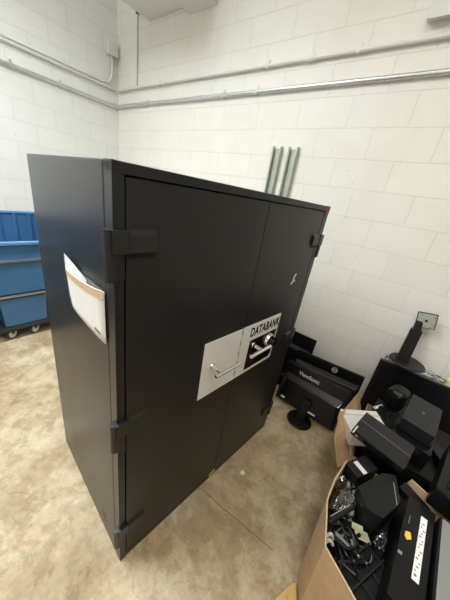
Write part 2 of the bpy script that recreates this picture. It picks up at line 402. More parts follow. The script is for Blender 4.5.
def hinge(u, s, z):
    h = B()
    h.cyl((u-s*0.008, 0.007, z-0.130), (u-s*0.008, 0.007, z), 0.0135, 18, bev=0.003)
    ho = h.obj('hinge', m_hinge, cab)
    b = B()
    xa, xb = sorted((u-s*0.006, u+s*0.034))
    b.bb((xa, -0.012, z-0.058), (xb, 0.002, z), 0.002)
    xa, xb = sorted((u-s*0.006, u+s*0.009))
    b.bb((xa, -0.006, z-0.130), (xb, 0.004, z-0.06), 0.002)
    b.obj('frame_leaf', m_hinge, ho)
    xa, xb = sorted((u+s*0.036, u+s*0.112))
    y0 = -0.010
    c = B().hexa([(xa, y0, z-0.056), (xb, y0, z-0.056), (xb, 0.002, z-0.060), (xa, 0.002, z-0.060)],
                 [(xa, y0, z-0.012), (xb, y0, z-0.012), (xb, 0.002, z+0.004), (xa, 0.002, z+0.004)], 0.0015)
    c.obj('door_leaf', m_hinge, ho)
    xa, xb = sorted((u+s*0.034, u+s*0.112))
    B().bb((xa, -0.0015, z-0.071), (xb, 0.002, z-0.058)).bb((min(u+s*.033, u+s*.037), -0.010, z-0.060), (max(u+s*.033, u+s*.037), 0.002, z-0.001)).obj('gap', m_void, ho)
for z in (1.52, 0.897, 0.270): hinge(0, 1, z)
for z in (1.515, 0.905, 0.262): hinge(W, -1, z)

dl = B().bb((0.0315, 0.0005, 0.040), (0.5985, 0.043, 1.6335), 0.002).obj('door', m_cab, cab)
dr = B().bb((0.6015, 0.0005, 0.040), (1.1165, 0.043, 1.6335), 0.002).obj('door', m_cab, cab)
B().bb((0.356, -0.0022, 0.778), (0.5975, 0.0015, 1.076)).obj('label_plate', m_plate, dl, 0)
B().bb((0.6025, -0.0022, 0.778), (0.930, 0.0015, 1.078)).obj('label_plate', m_plate, dr, 0)
# lettering and black field on the right plate
text('lettering', 'DATABANK', 0.072, m_void, dr, frameM((0.794, -0.0026, 1.029), (1, 0, 0), (0, 0, 1)), bold=0.0022, sx=0.64, space=1.10)
B().prism([(0.672, 0.798), (0.900, 0.798), (0.917, 0.818), (0.917, 0.982), (0.672, 0.982)], 0, 0.0012).obj('black_field', m_gloss, dr, 0)
o = COL.objects['black_field']; o.data.transform(frameM((0, -0.0022, 0), (1, 0, 0), (0, 0, 1)))
def lever(u, z, u0, u1, p, r):
    b = B().cyl((u, 0, z), (u, -0.064, z), r, 18)
    b.cyl((u0, -0.062, z), (u1, -0.062, z), r, 18, bev=0.003)
    b.obj('handle', m_chrome, p)
    B().cyl((u, -0.0022, z), (u, -0.006, z), r*1.5, 24, bev=0.002).obj('rosette', m_chrome, p)
lever(0.418, 0.942, 0.382, 0.535, dl, 0.0085)
lever(0.712, 0.944, 0.618, 0.785, dr, 0.0105)
B().cyl((0.856, -0.002, 0.930), (0.856, -0.020, 0.930), 0.041, 32, 0.036, bev=0.003).obj('dial_ring', m_chrome, dr)
k = B().cyl((0.856, -0.02, 0.930), (0.856, -0.046, 0.930), 0.027, 24, 0.021, bev=0.003)
for a in range(12):
    k.box((0.856+0.025*math.cos(a*PI/6), -0.033, 0.930+0.025*math.sin(a*PI/6)), (0.004, 0.024, 0.004), (0, -a*PI/6, 0))
k.obj('combination_dial', m_gloss, dr)
B().bb((0.585, -0.0026, 0.775), (0.590, -0.0021, 1.074)).obj('plate_seam', m_plate, dl, 0)
for zz in (0.80, 0.86, 0.92, 0.98, 1.04):
    B().bb((0.593, -0.0028, zz), (0.5975, -0.0021, zz+0.03)).obj('plate_mark', m_print, dl, 0)
# scratch on the right door, tape on its corner, yellow tag at the foot
B().tube([(0.952, -0.0004, 1.247), (0.965, -0.0004, 1.262), (0.969, -0.0004, 1.285), (0.983, -0.0004, 1.303)], 0.0026, 6).bb((0.982, -0.001, 1.257), (0.988, 0.001, 1.268)).obj('paint_scratch', m_white, dr)
B().bb((1.128, -0.0012, 1.630), (W+0.0008, 0.012, H+0.0008)).obj('red_tape', m_red, cab, 0)
t = B().box((0.583, -0.0005, 0.036), (0.050, 0.0012, 0.022), (0, math.radians(-14), 0)).obj('yellow_tag', m_yellow, cab, 0)
B().bb((-0.0006, 0.15, 0.09), (0.0005, 0.185, 0.15)).obj('scuff', m_greyp, cab, 0)

# document sleeve hanging on the left side of the cabinet
ang = math.radians(84.115)
def cabw(u, v, z):
    return (3.3157 + u*math.cos(ang) - v*math.sin(ang), -1.9569 + u*math.sin(ang) + v*math.cos(ang), z)
t = thing('document_sleeve', 'clear plastic sleeve with a white envelope hung on the cabinet side', 'document sleeve', cabw(0, 0.2, 1.18), (0, 0, ang))
# local: x out of the cabinet = -x, y = depth, z up
B().poly([(-0.003, -0.135, 0.0), (-0.003, 0.165, 0.0), (-0.003, 0.206, 0.162), (-0.003, -0.135, 0.165)]).obj('sleeve_back', m_film, t, 0)
e = B()
rows = []
for i in range(9):
    a = i/8; row = []
    for j in range(9):
        bq = j/8
        y = 0.138 + (-0.150-0.138)*a; z = 0.148*bq*(1+0.13*a)
        bul = math.sin(PI*min(1, max(0, a)))**0.6*(0.005+0.012*bq)
        row.append(e.bm.verts.new((-0.006-bul-0.003*bq*(1-a), y + 0.028*bq*(1-a), z - 0.0*a)))
    rows.append(row)
for i in range(8):
    for j in range(8): e.bm.faces.new((rows[i][j], rows[i+1][j], rows[i+1][j+1], rows[i][j+1]))
eo = e.obj('envelope', m_paper, t); 
md = eo.modifiers.new('thick', 'SOLIDIFY'); md.thickness = 0.0015
e = B(); rows = []
for i in range(9):
    a = i/8; row = []
    for j in range(2):
        bq = 0.86 + 0.14*j
        y = 0.138 + (-0.150-0.138)*a; z = 0.148*bq*(1+0.13*a)
        bul = math.sin(PI*a)**0.6*(0.005+0.012*bq)
        row.append(e.bm.verts.new((-0.0085-bul-0.003*bq*(1-a), y + 0.028*bq*(1-a), z)))
    rows.append(row)
for i in range(8): e.bm.faces.new((rows[i][0], rows[i+1][0], rows[i+1][1], rows[i][1]))
e.obj('tan_strip', m_tan, t)
for k, (ya, yb, zz) in enumerate(((0.185, -0.02, 0.185), (0.17, -0.06, 0.168), (0.12, -0.10, 0.158))):
    B().poly([(-0.0035-0.0006*k, ya-0.02, 0.03), (-0.0035-0.0006*k, yb, 0.02), (-0.005-0.0008*k, yb, zz-0.03), (-0.005-0.0008*k, (ya+yb)/2, zz-0.012), (-0.005-0.0008*k, ya, zz)]).obj('paper_sheet', m_paper, t, 0)
B().poly([(-0.012, -0.085, 0.022), (-0.0122, -0.130, 0.022), (-0.0125, -0.130, 0.030), (-0.0122, -0.085, 0.030)]).obj('print_line', m_print, t, 0)

# ------------------------------------------------------------------ blue bin cart by the left wall
t = thing('bin_cart', 'blue plastic bin cart with steel bars and casters by the left wall', 'bin cart', (1.10, -1.64, 0))
y0, y1, x0 = -0.205, 0.195, -0.62
B().bb((x0, y0-0.02, 0.105), (0.0, 0.40, 0.14), 0.006).obj('base', m_darkfr, t)
B().hexa([(x0+0.04, y0+0.03, 0.14), (-0.012, y0+0.03, 0.14), (-0.012, y1-0.02, 0.14), (x0+0.04, y1-0.02, 0.14)],
         [(x0+0.03, y0+0.015, 0.44), (-0.004, y0+0.015, 0.44), (-0.004, y1-0.008, 0.44), (x0+0.03, y1-0.008, 0.44)], 0.02).obj('lower_bin', m_blue, t)
u = B(); y1 = 0.40
zt, zb, th = 0.965, 0.475, 0.008
u.bb((-0.02-th, y0, zb), (-0.012, y1, zt-0.02))                    # front
u.bb((x0, y0, zb), (x0+th, y1, 1.14))                              # tall back
for k in range(4): u.bb((x0, y0+0.10+0.13*k, 0.6), (x0+0.022, y0+0.13+0.13*k, 1.135), 0.004)
for yy in (y0, y1-th):
    u.hexa([(x0, yy, zb), (-0.012, yy, zb), (-0.012, yy+th, zb), (x0, yy+th, zb)],
           [(x0, yy, 1.14), (-0.012, yy, zt), (-0.012, yy+th, zt), (x0, yy+th, 1.14)])
u.bb((x0, y0, zb), (-0.012, y1, zb+th))
u.obj('upper_bin', m_blue, t)
m_rim = mat('bin rim', (0.13, 0.30, 0.52), 0.35)
B().bb((-0.03, y0-0.012, zt-0.022), (0.012, y1+0.012, zt+0.006), 0.006).obj('rim', m_rim, t)
B().bb((x0-0.012, y0-0.012, 1.125), (x0+0.02, y1+0.012, 1.15), 0.006).obj('rim', m_rim, t)
for z in (0.80, 0.462):
    B().box((-0.001, (y0+y1)/2, z), (0.018, y1-y0+0.04, 0.020), bev=0.004).obj('cross_bar', m_steel, t)
for (xx, yy) in ((-0.008, y0-0.022), (-0.008, y1+0.016), (x0, y0-0.022), (x0, y1+0.016)):
    B().box((xx, yy, 0.45), (0.03, 0.022, 0.68), bev=0.003).obj('post', m_darkfr, t)
B().bb((-0.016, y0, 0.445), (-0.002, y1, 0.475)).obj('cross_member', m_darkfr, t)
for (xx, yy, a) in ((-0.05, -0.135, 1.05), (-0.05, 0.055, 1.05), (x0+0.1, -0.135, 1.2), (x0+0.1, 0.30, 1.2), (-0.05, 0.33, 1.05)):
    cst = B().box((xx, yy, 0.092), (0.075, 0.055, 0.012), (0, 0, a)).box((xx, yy, 0.075), (0.05, 0.04, 0.03), (0, 0, a)).obj('caster', m_darkfr, t)
    dx, dy = math.sin(a), math.cos(a)
    B().cyl((xx-0.014*dx, yy-0.014*dy, 0.053), (xx+0.014*dx, yy+0.014*dy, 0.053), 0.053, 26, bev=0.006).obj('wheel', m_rubber, cst)
    B().cyl((xx-0.016*dx, yy-0.016*dy, 0.053), (xx+0.016*dx, yy+0.016*dy, 0.053), 0.040, 22).obj('hub', m_hub, cst)

def copy_tree(o, parent=None):
    c = o.copy(); COL.objects.link(c)
    if parent is not None: c.parent = parent
    for ch in list(o.children): copy_tree(ch, c)
    return c
t['group'] = 'blue bin carts along the left wall'
for yy, lab in ((-2.34, 'blue plastic bin cart cut off by the left edge, next to the first cart'), (-3.04, 'blue plastic bin cart farthest left, mirrored in the cabinet side')):
    c = copy_tree(t); c.location = (1.10, yy, 0); c['label'] = lab

# ------------------------------------------------------------------ floor litter
t = tag(B().prism([(3.505, -1.235), (3.528, -1.222), (3.522, -1.205), (3.511, -1.208), (3.503, -1.200), (3.498, -1.220)], 0.0, 0.003).obj('paper_scrap', m_paper, None, 0),
        'small white paper scrap lying on the floor before the cabinet', 'scrap')

# ------------------------------------------------------------------ monitors by the right wall, backs to the room
def stand(parent, r, neck, m, dx=0):
    B().cyl((dx, 0, 0), (dx, 0, 0.012), r, 40, r*0.93, bev=0.003).obj('stand_base', m, parent)
    B().box((dx, 0.03, neck/2), (0.07, 0.035, neck), (math.radians(-14), 0, 0), 0.008).obj('stand_neck', m, parent)
t = thing('monitor', 'black monitor facing the wall with white lettering across its back', 'monitor', (3.620, -0.520, 0))
stand(t, 0.105, 0.19, m_black)
tilt = math.radians(-15)
Mv = Matrix.Translation((0.0, 0.072, 0.022)) @ Matrix.Diagonal((1.11, 1, 1, 1)) @ Euler((tilt, 0, 0)).to_matrix().to_4x4()
def placed(o): o.data.transform(Mv); return o
placed(B().bb((-0.245, 0.0, 0.0), (0.235, 0.022, 0.375), 0.006).obj('screen_bezel', m_black, t))
placed(B().bb((-0.228, 0.0215, 0.018), (0.218, 0.0235, 0.357)).obj('screen', m_screen, t, 0))
placed(B().hexa([(-0.225, -0.035, 0.03), (0.215, -0.035, 0.03), (0.23, 0.004, 0.012), (-0.24, 0.004, 0.012)],
                [(-0.205, -0.035, 0.225), (0.195, -0.035, 0.225), (0.225, 0.004, 0.275), (-0.235, 0.004, 0.275)], 0.010).obj('back_housing', m_black, t))
placed(B().hexa([(-0.215, -0.037, 0.215), (0.205, -0.037, 0.215), (0.205, -0.030, 0.215), (-0.215, -0.030, 0.215)],
                [(-0.225, -0.004, 0.262), (0.215, -0.004, 0.262), (0.215, 0.003, 0.262), (-0.225, 0.003, 0.262)], 0.002).obj('glossy_band', m_gloss, t))
placed(B().bb((-0.24, -0.006, 0.352), (0.23, 0.004, 0.368), 0.003).obj('top_ridge', m_greyp, t))
placed(text('lettering', 'ViewSonic', 0.046, m_logo, t, frameM((-0.055, -0.0012, 0.312), (1, 0, 0), (0, 0, 1)), bold=0.0006, sx=0.85))
placed(B().bb((-0.195, -0.0362, 0.045), (-0.165, -0.0348, 0.062)).obj('sticker', m_white, t, 0))
placed(B().bb((0.03, -0.0362, 0.045), (0.085, -0.0348, 0.060)).obj('sticker', m_white, t, 0))

t = thing('monitor', 'black monitor with a round ringed emblem on its back against the wall', 'monitor', (3.655, -0.275, 0), (0, 0, math.radians(6)))
stand(t, 0.10, 0.16, m_black)
Mv = Matrix.Translation((0.0, 0.06, 0.052)) @ Euler((math.radians(-6), 0, 0)).to_matrix().to_4x4()
placed(B().bb((-0.285, 0.0, 0.0), (0.285, 0.024, 0.385), 0.006).obj('screen_bezel', m_black, t))
placed(B().bb((-0.27, 0.0235, 0.018), (0.27, 0.0255, 0.365)).obj('screen', m_screen, t, 0))
placed(B().hexa([(-0.26, -0.045, 0.03), (0.26, -0.045, 0.03), (0.28, 0.004, 0.012), (-0.28, 0.004, 0.012)],
                [(-0.26, -0.045, 0.265), (0.26, -0.045, 0.265), (0.28, 0.004, 0.300), (-0.28, 0.004, 0.300)], 0.012).obj('back_housing', m_greyp, t))
placed(B().ring((0.055, -0.002, 0.340), 0.021, 0.0025, (0, 1, 0)).obj('emblem_ring', m_logo, t))
placed(text('lettering', 'DELL', 0.015, m_logo, t, frameM((0.055, -0.0015, 0.340), (1, 0, 0), (0, 0, 1)), bold=0.0006))

t = thing('monitor', 'black monitor half hidden behind the cabinet beside the wall', 'monitor', (3.225, -0.190, 0), (0, 0, 0))
stand(t, 0.10, 0.22, m_black)
Mv = Matrix.Translation((0.0, 0.03, 0.075)) @ Euler((math.radians(-6), 0, 0)).to_matrix().to_4x4()
placed(B().bb((-0.255, 0.0, 0.0), (0.245, 0.022, 0.470), 0.006).obj('screen_bezel', m_black, t))
placed(B().bb((-0.235, 0.0215, 0.018), (0.225, 0.0235, 0.452)).obj('screen', m_screen, t, 0))
placed(B().hexa([(-0.23, -0.035, 0.03), (0.22, -0.035, 0.03), (0.235, 0.004, 0.012), (-0.245, 0.004, 0.012)],
                [(-0.22, -0.035, 0.31), (0.21, -0.035, 0.31), (0.225, 0.004, 0.35), (-0.235, 0.004, 0.35)], 0.012).obj('back_housing', m_black, t))

# large screen against the wall behind the boxes
t = thing('television', 'large black flat screen leaning on the wall behind the boxes', 'television', (4.36, -0.245, 0), (0, 0, 0))
Mv = Euler((math.radians(-7), 0, 0)).to_matrix().to_4x4()
placed(B().bb((-0.395, 0.0, 0.0), (0.395, 0.05, 0.662), 0.006).obj('housing', m_black, t))
placed(B().bb((-0.37, -0.0015, 0.045), (0.37, 0.001, 0.638)).obj('screen', m_screen, t, 0))
# monitor stand on top of it
t = thing('monitor_stand', 'black monitor arm stand with a square mounting plate leaning on the wall', 'monitor stand', (4.122, -0.128, 0.700))
B().cyl((0, 0, 0), (0, 0, 0.012), 0.118, 44, 0.112, bev=0.003).obj('stand_base', m_greyp, t)
B().hexa([(-0.070, -0.020, 0.008), (0.008, -0.020, 0.008), (0.008, 0.022, 0.008), (-0.070, 0.022, 0.008)],
         [(-0.070, 0.024, 0.255), (0.004, 0.024, 0.255), (0.004, 0.060, 0.255), (-0.070, 0.060, 0.255)], 0.006).obj('stand_neck', m_black, t)
B().hexa([(-0.060, 0.020, 0.245), (-0.006, 0.020, 0.245), (-0.006, 0.062, 0.245), (-0.060, 0.062, 0.245)],
         [(-0.062, 0.055, 0.375), (-0.026, 0.055, 0.375), (-0.026, 0.085, 0.375), (-0.062, 0.085, 0.375)], 0.006).obj('tilt_head', m_black, t)
R2 = (0, math.radians(-9), 0)
B().box((-0.008, 0.052, 0.338), (0.116, 0.012, 0.116), R2, 0.004).obj('plate_back', m_black, t)
B().box((-0.008, 0.044, 0.338), (0.104, 0.006, 0.104), R2, 0.002).obj('mounting_plate', m_stud, t)
B().cyl((-0.008, 0.0400, 0.338), (-0.008, 0.044, 0.338), 0.009, 12).obj('center_hole', m_void, t)
for sx in (-1, 1):
    for sz in (-1, 1): B().cyl((-0.008+sx*0.038, 0.0405, 0.338+sz*0.038), (-0.008+sx*0.038, 0.044, 0.338+sz*0.038), 0.004, 10).obj('screw_hole', m_void, t)

def crumple(name, label, cat, pts, mat_, seed, amp):
    """crumpled film: a small sheet folded by noise"""
    rnd = random.Random(seed); b = B(); n = 9; g = []
    for i in range(n):
        row = []
        for j in range(n):
            a, c = i/(n-1), j/(n-1)
            p = (Vector(pts[0])*(1-a)*(1-c)+Vector(pts[1])*a*(1-c)+Vector(pts[2])*a*c+Vector(pts[3])*(1-a)*c)
            p += Vector((rnd.uniform(-1, 1)*amp*0.6, rnd.uniform(-1, 1)*amp*0.6, abs(rnd.gauss(0, 1))*amp + amp*1.2*math.sin(PI*a)*math.sin(PI*c)))
            row.append(b.bm.verts.new(p))
        g.append(row)
    for i in range(n-1):
        for j in range(n-1): b.bm.faces.new((g[i][j], g[i+1][j], g[i+1][j+1], g[i][j+1]))
    o = b.obj(name, mat_, None, 60); md = o.modifiers.new('thick', 'SOLIDIFY'); md.thickness = 0.0008
    return tag(o, label, cat)
crumple('plastic_bag', 'crumpled clear plastic bag under the monitor arm stand', 'plastic bag',
        [(3.985, -0.178, 0.672), (4.36, -0.178, 0.672), (4.36, -0.112, 0.682), (3.985, -0.112, 0.682)], m_clear, 3, 0.012)
t = tag(B().box((4.45, -0.13, 0.693), (0.17, 0.07, 0.034), (0, 0, 0.1), 0.002).obj('yellow_packet', m_paley), 'pale yellow packet on the large screen at the right edge', 'packet')

# ------------------------------------------------------------------ cardboard boxes
def carton(name, label, rim, foot, h, wobble=None, fl=None):
    t = thing(name, label, 'box', (0, 0, 0))
    n = len(rim); b = B(); th = 0.006
    cx = sum(p[0] for p in rim)/n; cy = sum(p[1] for p in rim)/n
    def inn(p): 
        d = Vector((cx-p[0], cy-p[1])); d.normalize(); return (p[0]+d.x*th, p[1]+d.y*th)
    hs = wobble or [h]*n
    o_lo = [b.bm.verts.new((p[0], p[1], 0.0)) for p in foot]; o_hi = [b.bm.verts.new((p[0], p[1], hs[i])) for i, p in enumerate(rim)]
    i_lo = [b.bm.verts.new((*inn(p), 0.006)) for p in foot]; i_hi = [b.bm.verts.new((*inn(p), hs[i])) for i, p in enumerate(rim)]
    for i in range(n):
        j = (i+1) % n
        b.bm.faces.new((o_lo[i], o_lo[j], o_hi[j], o_hi[i])); b.bm.faces.new((i_lo[j], i_lo[i], i_hi[i], i_hi[j]))
    b.bm.faces.new(o_lo[::-1]); b.bm.faces.new(i_lo)
    b.obj('carton', m_card, t, 20)
    r = B(); a = [r.bm.verts.new((p[0], p[1], hs[i]+0.0006)) for i, p in enumerate(rim)]; c = [r.bm.verts.new((*inn(p), hs[i]+0.0006)) for i, p in enumerate(rim)]
    for i in range(n): j = (i+1) % n; r.bm.faces.new((a[i], a[j], c[j], c[i]))
    r.obj('cut_edge', m_cardin, t, 0)
    return t
rimB = [(3.966, -1.215), (3.947, -1.35), (3.946, -1.45), (3.986, -1.605), (4.10, -1.672), (4.30, -1.72), (4.56, -1.72), (4.60, -1.13), (4.285, -1.11), (4.222, -1.085), (4.20, -1.078), (4.06, -1.085)]
footB = [(3.99, -1.20), (3.985, -1.33), (3.985, -1.43), (4.03, -1.52), (4.12, -1.56), (4.30, -1.59), (4.52, -1.60), (4.55, -1.14), (4.28, -1.115), (4.22, -1.09), (4.20, -1.085), (4.06, -1.09)]
hB = [0.6, 0.6, 0.6, 0.6, 0.6, 0.6, 0.6, 0.5, 0.6, 0.6, 0.46, 0.45]
boxB = carton('cardboard_box', 'front open cardboard box heaped with cables and computer parts', rimB, footB, 0.6, hB)
rimA = [(4.00, -0.44), (4.005, -0.975), (4.15, -1.01), (4.56, -1.05), (4.60, -0.42), (4.2, -0.42)]
footA = [(4.02, -0.44), (4.03, -0.955), (4.16, -0.985), (4.53, -1.02), (4.56, -0.43), (4.2, -0.43)]
boxA = carton('cardboard_box', 'rear open cardboard box holding a white carton and black devices', rimA, footA, 0.42, [0.42, 0.42, 0.43, 0.43, 0.40, 0.40])
def flap(name, q, th=0.005):
    n = (Vector(q[1])-Vector(q[0])).cross(Vector(q[-1])-Vector(q[0])).normalized()*th
    b = B(); lo = [b.bm.verts.new(p) for p in q]; hi = [b.bm.verts.new(Vector(p)+n) for p in q]; k = len(q)
    b.bm.faces.new(lo[::-1]); b.bm.faces.new(hi)
    for i in range(k): b.bm.faces.new((lo[i], lo[(i+1) % k], hi[(i+1) % k], hi[i]))
    return b.obj(name, m_card, boxA, 0)
flap('flap', [(4.003, -0.67, 0.415), (3.914, -0.655, 0.60), (3.876, -0.905, 0.60), (4.005, -0.975, 0.415)])
flap('flap', [(3.866, -0.935, 0.60), (3.889, -1.045, 0.52), (3.957, -1.09, 0.40), (4.002, -1.00, 0.40), (3.985, -0.96, 0.48), (3.925, -0.94, 0.55), (3.880, -0.903, 0.60)])

t = thing('cardboard_sheet', 'yellow-brown cardboard piece on the floor at the foot of the front box', 'cardboard', (3.995, -1.54, 0))
B().prism([(-0.025, 0.05), (-0.006, 0.075), (0.020, 0.005), (0.115, -0.045), (0.03, -0.12), (-0.06, -0.04)], 0.0, 0.022, 0.002).obj('board', m_manila, t, 0)
B().prism([(-0.03, 0.0), (0.06, -0.06), (0.065, -0.053), (-0.025, 0.007)], 0.022, 0.0235).obj('crease', m_card, t, 0)

# --- filler devices deep in the boxes
def pc(name, label, lo, hi, rot, group=None):
    c = [(lo[i]+hi[i])/2 for i in range(3)]; s = [hi[i]-lo[i] for i in range(3)]
    t = thing(name, label, 'computer', (c[0], c[1], lo[2]), (0, 0, rot), group)
    B().box((0, 0, s[2]/2), s, bev=0.006).obj('case', m_matte, t)
    B().box((0, -s[1]/2-0.002, s[2]/2), (s[0]*0.9, 0.006, s[2]*0.9), bev=0.002).obj('front_panel', m_black, t)
    return t
pc('desktop_computer', 'black desktop computer under the cables in the front box', (4.06, -1.55, 0.008), (4.50, -1.17, 0.44), 0)
pc('desktop_computer', 'black desktop computer under the devices in the rear box', (4.035, -0.93, 0.008), (4.50, -0.46, 0.515), 0)

# --- contents of the rear box
t = thing('white_carton', 'flat white carton lying in the rear cardboard box', 'carton', (4.000, -0.885, 0.520), (math.radians(3), math.radians(-6), math.radians(36)))
B().box((0, 0, 0.04), (0.21, 0.17, 0.08), bev=0.002).obj('carton_body', m_paper, t)
B().box((0, 0.05, 0.0805), (0.222, 0.004, 0.001)).obj('lid_seam', m_cardin, t, 0)
tag(B().tube([(4.10, -0.78, 0.60), (4.085, -0.74, 0.606), (4.10, -0.70, 0.612), (4.13, -0.72, 0.612), (4.135, -0.80, 0.606), (4.15, -0.86, 0.602)], 0.0025).obj('cable', m_cable),
    'thin black looped cable lying on the white carton', 'cable')
t = thing('device_bar', 'long glossy black device resting across the two cardboard boxes', 'device', (4.072, -1.025, 0.622), (math.radians(0), math.radians(3), math.radians(-11)))
B().prism([(-0.07, 0.0), (0.105, 0.0), (0.105, 0.046), (0.02, 0.050), (0.016, 0.044), (-0.07, 0.036)], -0.118, 0.118, 0.004).obj('casing', m_greyp, t)
o = [c for c in t.children][0]; o.data.transform(frameM((0, 0, 0), (0, 1, 0), (0, 0, 1)))
B().box((0.0, -0.0715, 0.017), (0.232, 0.003, 0.028), bev=0.001).obj('front_panel', m_gloss, t)
B().box((-0.108, -0.064, 0.0375), (0.006, 0.05, 0.003), (math.radians(12), 0, 0)).obj('white_strip', m_white, t)
B().box((-0.09, -0.0735, 0.017), (0.012, 0.002, 0.006)).obj('port', m_steel, t)
t = thing('network_device', 'large grey-black square device on top of the rear box pile', 'device', (4.222, -0.70, 0.640), (math.radians(3), math.radians(2), math.radians(-8)))
B().box((0, 0, 0.038), (0.150, 0.265, 0.066), bev=0.009, seg=3).obj('casing', m_greyp, t)
B().box((0, 0, 0.004), (0.165, 0.285, 0.018), bev=0.006).obj('foot_plate', m_black, t)
B().cyl((0.0, 0.0, 0.0705), (0.0, 0.0, 0.0720), 0.006, 16).obj('emblem', m_silver, t)
t = thing('computer_speaker', 'rounded black speaker behind the large square device', 'speaker', (4.118, -0.515, 0.545), (0, 0, math.radians(-20)))
B().box((0, 0, 0.07), (0.11, 0.13, 0.15), bev=0.04, seg=4).obj('casing', m_black, t)
B().box((0, -0.059, 0.07), (0.05, 0.006, 0.08), bev=0.0025).obj('grille', m_matte, t)
t = thing('docking_station', 'black docking base under the large square device', 'dock', (4.222, -0.765, 0.515), (0, 0, math.radians(-8)))
B().box((0, 0, 0.055), (0.17, 0.25, 0.11), bev=0.006).obj('casing', m_black, t)
B().box((-0.02, -0.127, 0.085), (0.13, 0.006, 0.025), bev=0.002).obj('front_trim', m_greyp, t)
t = thing('printer', 'wide black printer lying across the boxes at the right edge', 'printer', (4.43, -1.02, 0.605), (0, 0, math.radians(-12)))
B().box((0, 0, 0.05), (0.26, 0.36, 0.10), bev=0.010).obj('casing', m_black, t)
B().box((0.0, 0.0, 0.103), (0.20, 0.28, 0.008), bev=0.003).obj('lid', m_matte, t)
B().cyl((-0.10, 0.12, 0.1005), (-0.10, 0.12, 0.104), 0.006, 14).obj('button', m_silver, t)
t = thing('power_adapter', 'black power adapter block beside the large square device', 'adapter', (4.36, -0.74, 0.515), (0, 0, 0.5))
B().box((0, 0, 0.02), (0.06, 0.13, 0.04), bev=0.006).obj('casing', m_black, t)
B().cyl((0, -0.065, 0.02), (0, -0.10, 0.02), 0.005, 10).obj('strain_relief', m_cable, t)
tag(B().tube([(4.025, -0.735, 0.625), (4.04, -0.705, 0.63), (4.052, -0.68, 0.615), (4.05, -0.65, 0.60)], 0.003).box((4.022, -0.745, 0.624), (0.016, 0.026, 0.010), (0, 0, -0.5), 0.002).obj('white_cable', m_whitecable),
    'short white cable and plug beside the rounded speaker', 'cable')

# --- contents of the front box
t = thing('power_supply', 'black block with a white label in the back corner of the front box', 'power supply', (4.032, -1.1775, 0.47), (0, 0, math.radians(60)))
B().box((0, 0, 0.06), (0.138, 0.072, 0.12), bev=0.004).obj('casing', m_matte, t)
B().box((-0.015, -0.004, 0.1205), (0.024, 0.058, 0.001)).obj('label_sticker', m_white, t, 0)
for k in range(4):
    B().box((0.03+0.008*k, 0, 0.1203), (0.002, 0.058, 0.0006)).obj('vent_slot', m_void, t, 0)
pts = [(4.028, -1.33), (4.108, -1.175), (4.160, -1.14), (4.187, -1.27), (4.135, -1.39), (4.074, -1.395)]
t = thing('desktop_speaker', 'faceted dark grey speaker in the middle of the front box', 'speaker', (4.112, -1.262, 0.445))
pl = [((p[0]-4.11), (p[1]+1.28)) for p in pts]
B().prism([(x*0.97, y*0.97) for x, y in pl], 0.0, 0.165, 0.005).obj('casing', m_matte, t)
B().box((0.052, 0.035, 0.166), (0.003, 0.10, 0.002), (0, 0, 0.2)).obj('edge_highlight', m_silver, t)  # silver strip stands in for light catching this edge
t = thing('disc_drive', 'wide black drive unit with a white label strip and yellow sticker', 'drive', (4.232, -1.405, 0.445), (0, 0, math.radians(-6)))
B().box((-0.001, 0, 0.09), (0.092, 0.40, 0.18), bev=0.005).obj('casing', m_black, t)
B().box((0.012, 0.02, 0.1805), (0.020, 0.245, 0.0012)).obj('label_sticker', m_white, t, 0)
for k in range(14): B().box((0.008+0.004*(k % 3), -0.07+0.014*k, 0.1812), (0.004+0.003*(k % 2), 0.0045, 0.0004)).obj('label_print', m_print, t, 0)
B().cyl((0.010, -0.085, 0.181), (0.010, -0.085, 0.1816), 0.004, 12).obj('label_dot', m_print, t)
B().prism([(-0.034, 0.035), (-0.020, 0.042), (-0.014, 0.020), (-0.026, 0.006), (-0.034, 0.015)], 0.180, 0.1812).obj('yellow_sticker', m_yellow, t, 0)
B().box((-0.037, -0.055, 0.1805), (0.012, 0.010, 0.002)).obj('screw_head', m_steel, t)
B().box((-0.030, 0.09, 0.1805), (0.002, 0.035, 0.001)).obj('edge_scratch', m_silver, t)
t = thing('media_player', 'silver-topped slim device at the right edge of the front box', 'device', (4.336, -1.40, 0.445), (0, 0, math.radians(-6)))
B().box((0, 0, 0.10), (0.105, 0.34, 0.20), bev=0.006).obj('casing', m_black, t)
B().box((0.003, 0, 0.2005), (0.096, 0.325, 0.003), bev=0.001).obj('top_cover', m_silver, t)
t = thing('ribbed_tray', 'black plastic tray with raised ribs at the front of the front box', 'tray', (4.135, -1.540, 0.505), (0, math.radians(-5), math.radians(-25)))
B().box((0, 0, 0.006), (0.13, 0.20, 0.010), bev=0.002).obj('tray_plate', m_black, t)
for k in range(3): B().box((-0.055+0.055*k, 0, 0.018), (0.005, 0.20, 0.018), bev=0.001).obj('rib', m_greyp, t)
for k in range(4): B().box((0, -0.085+0.057*k, 0.015), (0.13, 0.004, 0.012), bev=0.001).obj('rib', m_greyp, t)
t = thing('beige_card', 'small folded beige card among the cables in the front box', 'card', (4.100, -1.415, 0.515), (math.radians(-10), math.radians(10), math.radians(25)))
B().box((0, 0, 0.001), (0.055, 0.040, 0.0015)).obj('card_sheet', m_beige, t, 0)
B().box((-0.012, 0.023, 0.004), (0.045, 0.02, 0.0012), (0.6, 0, 0)).obj('card_fold', m_beige, t, 0)
for k in range(3): B().box((0.004, -0.010+0.008*k, 0.0022), (0.03, 0.0018, 0.0004)).obj('print_line', m_print, t, 0)
t = thing('hinge_bar', 'black rod with a bright metal edge by the clear bag', 'rod', (4.012, -1.425, 0.548), (0, 0, 0))
